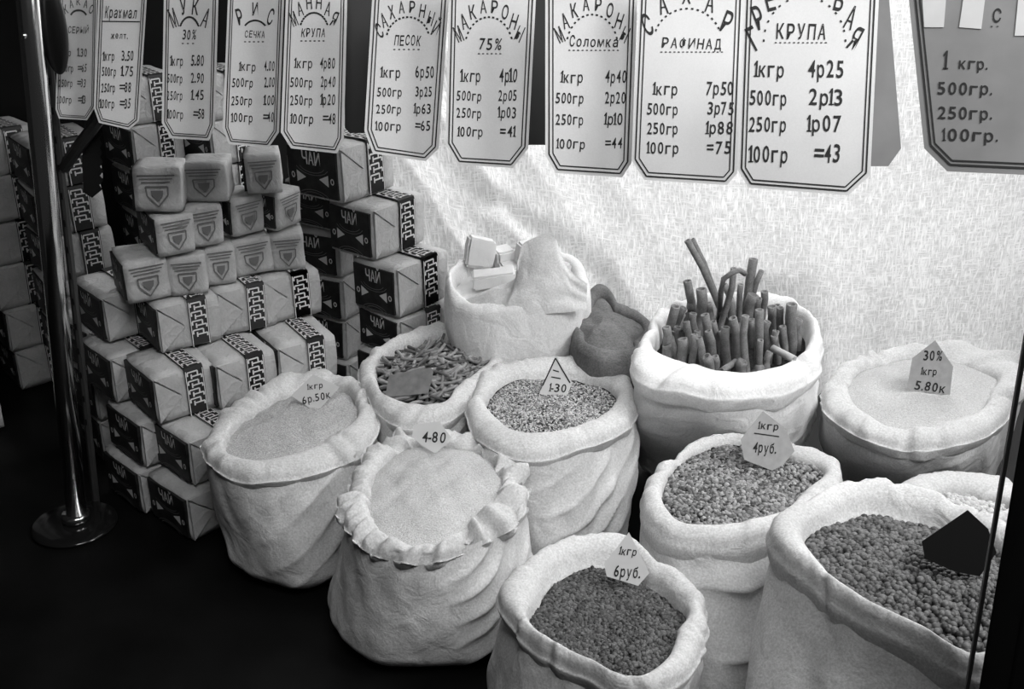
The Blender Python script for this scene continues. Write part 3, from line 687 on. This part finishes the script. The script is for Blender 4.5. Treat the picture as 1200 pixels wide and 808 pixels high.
board('lump sugar price board from 7.50 down to =75', [(748,0),(740,188),(755,211),(852,217),(864,203),(872,0)], 1.28, 14, LEAN, ('САХАР', 806, 50, 46, 46, -72, 68, 19, 11), ('РАФИНАД', 774, 56, 12, 76, 'dash'),
      rows4([765,757,757,758], [111,134,157,180], [15,14,14,14], 40, ['7р50','3р75','1р88','=75'], [827,829,828,828], [40,38,38,36]), ins=(4.5, 9), bw=1.8)
board('largest pale price board, from 4.25 down to =43, nearest the camera', [(871,0),(864,199),(877,220),(994,229),(1020,205),(1030,0)], 1.12, 10, LEAN, ('ГРЕЧНЕВАЯ', 943, 50, 54, 60, -92, 92, 21, 11), ('КРУПА', 908, 45, 18, 64, 'dash'),
      rows4([884,877,876,878], [90,123,154,190], [19,18,18,20], 48, ['4р25','2р13','1р07','=43'], [946,947,947,955], [52,50,48,36]), ins=(5, 9.5), bw=2.0)
def strips(o, P):  # bright reflections built as pale strips laid on the board
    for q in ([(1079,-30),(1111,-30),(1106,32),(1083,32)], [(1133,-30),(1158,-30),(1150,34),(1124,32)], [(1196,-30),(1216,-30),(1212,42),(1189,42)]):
        v, f = slab(q, lambda x, y, o_: P.at(x, y, o_+.0009), .0006); s_ = new_obj('reflection_strip', v, f, M['tag'], o); localize(s_, P.p)
        s_['label'] = 'pale strip in place of a reflection on the dim card'
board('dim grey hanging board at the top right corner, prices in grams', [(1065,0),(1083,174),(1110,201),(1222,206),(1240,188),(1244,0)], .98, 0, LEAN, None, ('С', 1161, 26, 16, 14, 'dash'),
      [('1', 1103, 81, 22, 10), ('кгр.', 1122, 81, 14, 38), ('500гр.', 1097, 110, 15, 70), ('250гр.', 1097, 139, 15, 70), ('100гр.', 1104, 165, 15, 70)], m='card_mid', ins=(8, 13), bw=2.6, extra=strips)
board('blank board hanging behind the largest board, backlit shade in its dark grey', [(1000,0),(1000,180),(1012,195),(1041,195),(1056,174),(1042,0)], 1.30, 6, LEAN, None, None, [], m='card_shaded', ins=(200,), bw=.01, top=-20)
for i, (pl, lb) in enumerate([([(404,0),(404,150),(410,156),(424,156),(438,150),(446,0)], 'back of a board between the semolina and sugar boards, its shade painted black'),
                              ([(612,0),(608,160),(614,170),(640,170),(650,160),(650,0)], 'back of a board between the two macaroni boards, its shade painted black')]):
    board(lb, pl, 1.55, 10, LEAN, None, None, [], m='black', ins=(200,), bw=.01, top=-20)  # black stands in for the shade on these backlit boards
rl = sorted(board.tops, key=lambda p: p.x)
pts = [Vector((-.95, rl[0].y+.0, 1.42))]+[Vector((p.x, p.y, 1.42)) for p in rl if p.y < 1.6 and True]+[Vector((.8, rl[-1].y, 1.42))]
# hanging net of rails: two straight cross rails that every cord meets
rail = MB()
for y in sorted({round(p.y, 2) for p in rl}): rail.add(*box(-1.0, y-.006, 1.418, 1.0, y+.006, 1.428))
rail.add(*box(-1.0, .7, 1.425, -.985, 2.1, 1.44)); rail.add(*box(.985, .7, 1.425, 1.0, 2.1, 1.44))
o = rail.build('hanging_grid', M['steel']); tag(o, 'steel grid above the display that the boards hang from', 'rack')

# ------------------------------------------------------------------ tea packets
def rbox(L, W, Hh, bev=.006, seed=0, amp=.0022):
    bm = bmesh.new(); bmesh.ops.create_cube(bm, size=1)
    bmesh.ops.subdivide_edges(bm, edges=bm.edges[:], cuts=5, use_grid_fill=True)
    out = []
    for v in bm.verts:
        p = Vector((v.co.x*L, v.co.y*W, v.co.z*Hh)); hx, hy, hz = L/2-bev, W/2-bev, Hh/2-bev
        q = Vector((max(-hx, min(hx, p.x)), max(-hy, min(hy, p.y)), max(-hz, min(hz, p.z)))); d = p-q
        cnt = sum(abs(c) > 1e-6 for c in d)
        if cnt > 1: p = q+d.normalized()*bev
        p += Vector([amp*noise.noise(p*25+Vector((seed+k*9, 0, 0))) for k in range(3)])
        v.co = p+Vector((L/2, W/2, Hh/2))
    v = [tuple(x.co) for x in bm.verts]; f = [tuple(q.index for q in p.verts) for p in bm.faces]; bm.free(); return v, f
def on_label(L, W, Hh):    # surface map of the label end: px runs left to right, py down, both 0..1
    return lambda px, py, off: Vector((-.0024-off, W*(1-px), Hh*(1-py)))
def on_side(L, W, Hh): return lambda px, py, off: Vector((L*px, -.0022-off, Hh*(1-py)))
def uline(mb, x0, y0, x1, y1, th, P, asp, off=.0004):
    dx, dy = (x1-x0)*asp, y1-y0; l = math.hypot(dx, dy); nx, ny = -dy/l*th/2/asp, dx/l*th/2
    mb.add([P(x0+nx, y0+ny, off), P(x1+nx, y1+ny, off), P(x1-nx, y1-ny, off), P(x0-nx, y0-ny, off)], [(0, 1, 2, 3)])
def two(mb): pass
def packet(kind, L, W, Hh, seed):
    root = empty('tea_packet', (0, 0, 0), 'x', 'tea packet')
    new_obj('wrapper', *rbox(L, W, Hh, .006 if kind == 'big' else .0042, seed), M['paper'], root, True)
    PL, PS = on_label(L, W, Hh), on_side(L, W, Hh); asp = W/Hh
    lab = MB(); a, b = .05, .08; v = [PL(x, y, o_) for o_ in (0, -.006) for x, y in ((a, b), (1-a*1.2, b), (1-a*1.2, 1-b), (a, 1-b))]
    lab.add(v, [(0, 1, 2, 3), (0, 4, 5, 1), (1, 5, 6, 2), (2, 6, 7, 3), (3, 7, 4, 0)]); lo = lab.build('label_panel', M['label'], root)
    t = MB(); PP = lambda x, y, off: PL(x, y, .0005+off)
    for i, ch in enumerate('ЧАЙ'): 
        vv, ff, wd = char(ch); k = .23/.73
        t.add([PP(.38+i*.115+(p[0]-wd/2)*.10/wd, .36-p[1]*k, 0) for p in vv], [tuple(q) for q in ff])
    for sx in (-1, 1):      # bow-tie triangles, rings and arcs of the print
        c = .5+sx*.12
        t.add([PP(c, .60, 0), PP(c+sx*.17, .50, 0), PP(c+sx*.17, .71, 0)], [(0, 1, 2)])
        for k in range(8):
            a0, a1 = k*math.pi/4, (k+1)*math.pi/4; X = .5+sx*.36
            uline(t, X+.035*math.cos(a0)/asp, .6+.05*math.sin(a0), X+.035*math.cos(a1)/asp, .6+.05*math.sin(a1), .022, PP, asp, 0)
    two(t); t.build('label_lettering', M['print'], lo)
    t2 = MB()
    for r_ in (.24, .31):
        for k in range(7):
            a0, a1 = math.radians(20+k*20), math.radians(40+k*20)
            uline(t2, .5+r_*math.cos(a0), .36+r_*.6*math.sin(a0), .5+r_*math.cos(a1), .36+r_*.6*math.sin(a1), .012, PP, asp, 0)
            uline(t2, .5+r_*math.cos(a0), 1.0-r_*.6*math.sin(a0), .5+r_*math.cos(a1), 1.0-r_*.6*math.sin(a1), .012, PP, asp, 0)
    two(t2); t2.build('label_ornament', M['print_mid'], lo)['kind'] = 'stuff'
    if kind == 'big':
        # ornamental band that runs round the packet
        b0, b1 = .48, .78; bd = MB(); e = .0028
        ring = [(-e, .004), (-e, Hh-.004), (-e*.2, Hh-e*.0+e*.6), (.004, Hh+e), (W-.004, Hh+e), (W+e, Hh-.004), (W+e, .004), (.004, -e*.3)]
        vv = [(L*b, y, z) for b in (b0, b1) for y, z in ring]; n = len(ring)
        bd.add(vv, [(i, i+1, i+1+n, i+n) for i in range(n-1)]+[(i+n, i+1+n, i+1, i) for i in range(n-1)]); bo = bd.build('ornamental_band', M['band'], root)
        key = MB()
        Sd = lambda x, y, off: Vector((L*x, -e-.0006, Hh*(1-y))) if y >= 0 else Vector((L*x, -y*Hh, Hh+e+.0006))
        def seg(x0, y0, x1, y1): 
            uline(key, x0, y0, x1, y1, .030, Sd, L/Hh, 0)
        m0, m1 = .52, .74; c = (m0+m1)/2
        for base, rng_ in ((0, 5), (-1.2, 6)):
            for k in range(rng_):
                y = base+.06+k*.19
                if y+.19 > 1 and base == 0: break
                if base < 0 and y+.15 > -.02: break
                fl = 1 if k % 2 else -1
                seg(m0, y, c+.05, y); seg(c+.05, y, c+.05, y+.10); seg(c-.05, y+.10, m1, y+.10); seg(c-.05, y+.05, c-.05, y+.15); seg(m1, y+.10, m1, y+.17); seg(m0, y, m0, y+.08)
            for xx in (.497, .763): uline(key, xx, base+.03 if base == 0 else -1.15, xx, .97 if base == 0 else -.03, .016, Sd, L/Hh, 0)
        two(key); key.build('key_pattern', M['print'], bo)['kind'] = 'stuff'
        # folded paper flap at the end of the side: a raised triangle each on side and top
        fl = MB(); tri = [(.02, .06), (.40, .50), (.02, .94)]
        fl.add([PS(x, y, .0016 if i == 1 else .0004) for i, (x, y) in enumerate(tri)]+[PS(x, y, -.004) for x, y in tri], [(0, 1, 2), (0, 3, 4, 1), (1, 4, 5, 2), (2, 5, 3, 0)])
        fl.build('folded_flap', M['paper'], root)
        fl = MB(); tri = [(.02, .02), (.38, .02), (.40, .46)]
        fl.add([PS(x, y, .0006 if i == 0 else .0014) for i, (x, y) in enumerate(tri)]+[PS(x, y, -.004) for x, y in tri], [(0, 1, 2), (0, 3, 4, 1), (1, 4, 5, 2), (2, 5, 3, 0)])
        fl.build('folded_flap', M['paper'], root)
    else:
        sh = MB(); PP = lambda x, y, off: PS(x, y, .0004+off); asp2 = L/Hh
        for k in range(3): uline(sh, .12+.04*k, .17+.075*k, .90-.05*k, .15+.075*k, .028, PP, asp2, 0)
        pts = [(.28, .42), (.74, .40), (.73, .60), (.52, .86), (.30, .62)]
        for i in range(5): uline(sh, *pts[i], *pts[(i+1) % 5], .035, PP, asp2, 0)
        sh.add([PP(.38, .50, 0), PP(.64, .49, 0), PP(.62, .62, 0), PP(.52, .74, 0), PP(.40, .62, 0)], [(0, 1, 2, 3, 4)])
        two(sh); sh.build('shield_print', M['print_mid'], root)
    return root
BIG = (.100, .112, .078)
protos = {}
def place(kind, px, py, z, phi, label, dims=None, group=None, tilt=(0, 0)):
    key = (kind, dims or (BIG if kind == 'big' else (.066, .075, .062)))
    if key not in protos: p = protos[key] = packet(kind, *key[1], len(protos)*3.3)
    else: p = copy_tree(protos[key])
    p.location = at_z(px, py, z) if px is not None else py
    p.location.z += .0015
    rj = random.Random(int(p.location.x*9999+p.location.z*777))
    p.rotation_euler = (tilt[0]+rj.gauss(0, .012), tilt[1]+rj.gauss(0, .012), math.radians(phi+rj.gauss(0, 2))); p['label'] = label
    if group: p['group'] = group
    elif 'group' in p: del p['group']
    return p
hB = .081
# front stack, bottom to top
place('big', 227, 638, 0, 45, 'banded tea packet on the table at the foot of the stack, label lit')
place('big', 170, 606, 0, 45, 'shadowed tea packet on the table, left of the lowest lit one')
place('big', 228, 573, hB, 44, 'tea packet second from the bottom beside the front left sack')
place('big', 171, 552, hB, 44, 'shadowed tea packet left of the second one from the bottom')
place('big', 187, 501, hB*2, 40, 'banded tea packet third from the bottom, at the stack front')
place('big', 259, 484, hB*2, 38, 'banded tea packet behind the front one, third layer, middle')
place('big', 330, 462, hB*2, 36, 'banded tea packet third layer, right, just above the front left sack')
place('big', 137, 476, hB*2, 42, 'shadowed tea packet third layer, left end')
place('big', 190, 418, hB*3, 36, 'banded tea packet fourth layer, left end of the lit ones')
place('big', 258, 398, hB*3, 34, 'banded tea packet fourth layer, middle')
place('big', 313, 384, hB*3, 34, 'banded tea packet fourth layer, right')
place('big', 128, 405, hB*3, 42, 'shadowed tea packet fourth layer, left end')
z3 = hB*4; hs = .064; sm = (.064, .070, .062)
place('small', 150, 359, z3, 30, 'small shield-printed tea packet fifth layer, far left', dims=(.066, .085, .066))
place('small', 199, 349, z3, 14, 'small tea packet fifth layer, second from left', dims=(.058, .06, .062))
place('small', 241, 337, z3, 20, 'small tea packet with clear shield print, fifth layer, middle', dims=(.05, .065, .064))
place('small', 276, 328, z3, 24, 'small wide tea packet fifth layer, second from right', dims=(.064, .065, .062))
place('small', 318, 320, z3, 10, 'small tea packet fifth layer, far right', dims=(.055, .06, .062))
z2 = z3+.068
place('small', 187, 304, z2, 34, 'larger small-print tea packet sixth layer, far left, white letters on black', dims=(.058, .098, .062))
place('small', 222, 293, z2, 28, 'small tea packet sixth layer, second from left', dims=(.056, .06, .064))
place('small', 274, 281, z2, 40, 'small tea packet turned aside, sixth layer, third from left', dims=(.056, .065, .062))
place('small', 326, 273, z2, 62, 'small tea packet with dark label to the front, sixth layer, far right', dims=(.062, .054, .060))
z1 = z2+.067
place('small', 158, 250, z1, 2, 'small shield-printed tea packet on top of the stack, left', dims=(.069, .06, .068))
place('small', 214, 238, z1, 4, 'small tea packet on top of the stack, middle', dims=(.069, .06, .060))
place('small', 289, 230, z1, 10, 'small shield-printed tea packet on top of the stack, right', dims=(.055, .06, .062))
# rear column, standing on three lower packets
RB = (.128, .102, .089); RL = (.120, .105, .074)
def rear(px, py, y, z, phi, label, dims=RB):
    p = at_y(px, py, y); p.z = z; return place('big', None, p, 0, phi, label, dims=dims)
for k in range(3): rear(467, 377, 1.75, .0755*k, 50, 'tea packet low in the rear column, %s' % ['resting on the table', 'second above the table', 'third above the table'][k], RL)
rear(467, 377, 1.75, .227, 50, 'banded tea packet in the rear column, lowest lit one above the pasta sack')
rear(439, 307, 1.78, .318, 54, 'banded tea packet in the rear column, middle of the three lit')
rear(402, 240, 1.80, .409, 56, 'topmost banded tea packet of the rear column, under the boards', (.128, .125, .094))
# shadowed packets left of the rear column and behind the front stack
def column(x, y, phi, n, where, dims=(.100, .112, .081), kz=.0825, jit=.006):
    r = random.Random(int(x*1000)); words = ['on the table', 'second up', 'third up', 'fourth up', 'fifth up', 'sixth up', 'seventh up', 'eighth up']
    for k in range(n):
        place('big', None, Vector((x+r.uniform(-jit, jit), y+r.uniform(-jit, jit), kz*k)), 0, phi+r.uniform(-4, 4), 'tea packet %s in the column %s' % (words[k], where), dims)
column(-.300, 1.885, 62, 5, 'left of the rear lit packets')
column(-.80, 1.86, 38, 6, 'just right of the chrome pole', dims=(.115, .112, .081))
column(-.985, 1.72, 38, 6, 'at the left edge of the frame', dims=(.115, .112, .081))
column(-.93, 1.93, 40, 6, 'behind the chrome pole', dims=(.115, .112, .081))
column(-.665, 1.97, 42, 7, 'behind the small packets, left')
column(-.535, 2.00, 42, 7, 'behind the small packets, right')
column(-.68, 1.66, 42, 3, 'in deep shadow left of the front stack')

# ------------------------------------------------------------------ chrome pole and shelf bracket
b0 = at_z(91, 616, 0); tp = at_y(33, 0, b0.y); ax = (tp-b0).normalized(); top = b0+ax*1.45
root = empty('chrome_pole', b0, 'shiny chrome pole with round foot on the black table, left', 'pole')
q = new_obj('pole', *tube([b0+ax*.01, b0+ax*.5, top], .0150, 28), M['chrome'], root, True); localize(q, b0)
def disc(name, c, prof, m, par, seg=48):
    v = []; f = []
    for r, z in prof:
        for k in range(seg): a = 2*math.pi*k/seg; v.append((c.x+r*math.cos(a), c.y+r*math.sin(a), c.z+z))
    for i in range(len(prof)-1):
        for k in range(seg): f.append((i*seg+k, i*seg+(k+1) % seg, (i+1)*seg+(k+1) % seg, (i+1)*seg+k))
    f.append(tuple(range(seg))[::-1]); f.append(tuple((len(prof)-1)*seg+k for k in range(seg)))
    o = new_obj(name, v, f, m, par, True); localize(o, b0); return o
fc = Vector((b0.x-.004, b0.y, 0))
disc('round_foot', fc, [(.060, 0.0003), (.064, .002), (.064, .004), (.060, .0065), (.040, .009), (.020, .0105)], M['foot'], root)
disc('collar', fc+Vector((.004, 0, 0)), [(.019, .0105), (.0215, .012), (.0215, .020), (.019, .024)], M['chrome'], root)
kb = at_y(28, 42, b0.y-.014); q = disc('glint_bead', kb, [(.001, -.004), (.0035, -.003), (.0045, 0), (.0035, .003), (.001, .004)], M['chrome'], root, 16)  # small chrome bead added where the pole shows a bright reflection

root = empty('shelf_upright', at_z(113, 590, 0), 'dim slotted steel upright with diagonal brace right behind the chrome pole', 'upright')
u0 = root.location.copy(); u1 = at_y(55, 50, u0.y); ua = (u1-u0).normalized()
q = new_obj('upright_bar', *tube([u0+Vector((0, 0, .001)), u0+ua*.5, u0+ua*1.40], .0058, 8), M['steel'], root); localize(q, u0)
sl = MB()
for k in range(24):
    c = u0+ua*(.15+k*.04)+Vector((0, -.0056, 0)); sl.add(*box(c.x-.0015, c.y-.001, c.z-.005, c.x+.0015, c.y+.001, c.z+.005))
q = sl.build('slots', M['black'], root); localize(q, u0); q['kind'] = 'stuff'
yb = u0.y
q = new_obj('diagonal_brace', *tube([at_y(74, 198, yb), at_y(92, 172, yb), at_y(116, 140, yb), at_y(126, 100, yb+.01)], .0085, 8), M['black'], root); localize(q, u0)
# ragged black strip hanging from the brace
P = Plane(at_y(108, 180, yb+.012), 0, 0); pl = [(100, 128), (118, 128), (117, 150)]
for k in range(14): pl.append((118+(2.5 if k % 2 else -1.5)+random.uniform(-1, 1), 152+k*5.4))
pl += [(108, 232), (98, 226), (96, 190)]
q = new_obj('ragged_black_strip', *slab(pl, P.at, .004), M['black']); localize(q, P.p); q.location = P.p; tag(q, 'ragged black strip hanging from the diagonal brace', 'strip')
# black oval housing behind the pole top
c = at_y(61, 30, b0.y+.02); bm = bmesh.new(); bmesh.ops.create_uvsphere(bm, u_segments=28, v_segments=18, radius=1)
for v_ in bm.verts: v_.co = Vector((v_.co.x*.0185, v_.co.y*.012, v_.co.z*.068*(1 if v_.co.z > 0 else .92)))
me = bpy.data.meshes.new('oval_housing'); bm.to_mesh(me); bm.free(); me.materials.append(M['black']); me.polygons.foreach_set('use_smooth', [True]*len(me.polygons))
o = bpy.data.objects.new('oval_housing', me); C.objects.link(o); o.location = c
tag(o, 'black oval housing clamped behind the top of the chrome pole', 'housing')

# ------------------------------------------------------------------ dark frame post and rod at the right edge
def leaning(px0, py0, px1, py1, y, x0, x1, y0, y1, name, m, label, cat):
    a = at_y(px0, py0, y); b = at_y(px1, py1, y); d = (b-a)/(b.z-a.z); bot = a+d*(0-a.z); tp = a+d*(1.40-a.z)
    v = []
    for c in (bot, tp):
        for dx, dy in ((x0, y0), (x1, y0), (x1, y1), (x0, y1)): v.append((c.x+dx, c.y+dy, c.z))
    o = new_obj(name, v, [(0,3,2,1),(4,5,6,7),(0,1,5,4),(1,2,6,5),(2,3,7,6),(3,0,4,7)], M[m]); localize(o, bot); o.location = bot
    bv = o.modifiers.new('bevel', 'BEVEL'); bv.width = min(.002, (x1-x0)*.2); bv.segments = 2
    return tag(o, label, cat)
leaning(1146, 808, 1200, 480, .74, 0, .07, -.05, 0, 'frame_post', 'black_matt', 'broad black frame post at the right edge, in front of the pea sack', 'post')
leaning(1132, 808, 1200, 405, .745, 0, .0032, 0, .004, 'thin_rod', 'steel', 'thin dark rod running beside the black frame post', 'rod')

# loose cloth flap standing up over the lump sugar
P = Plane(at_y(640, 345, 1.665), -8, 10); NU, NV = 30, 30; v = []; f = []
topc = [(545, 352), (575, 338), (600, 330), (611, 318), (607, 298), (613, 285), (625, 279), (641, 273), (652, 280), (657, 298), (668, 318), (688, 333)]
for side in (0, 1):
    for j in range(NV+1):
        for i in range(NU+1):
            a = i/NU; k = a*(len(topc)-1); k0 = min(int(k), len(topc)-2); u = k-k0
            tx = topc[k0][0]*(1-u)+topc[k0+1][0]*u; ty = topc[k0][1]*(1-u)+topc[k0+1][1]*u
            bx_, by_ = 548+a*140, 376-a*12; q_ = j/NV
            off = .030*math.sin(math.pi*a)**.6*math.sin(math.pi*(.12+.5*(1-q_)))+.006*noise.noise((a*4, q_*3, 3))+.003*noise.noise((a*9, q_*5, 6))
            v.append(P.at(bx_*(1-q_)+tx*q_, by_*(1-q_)+ty*q_, off-(.0015 if side else 0)))
N1 = (NU+1)*(NV+1)
for j in range(NV):
    for i in range(NU):
        a = j*(NU+1)+i; q_ = (a, a+1, a+NU+2, a+NU+1); f.append(q_); f.append(tuple(x+N1 for x in q_)[::-1])
o = new_obj('cloth_flap', v, f, M['cloth_backlit'], sE.root, True); localize(o, sE.root.location)
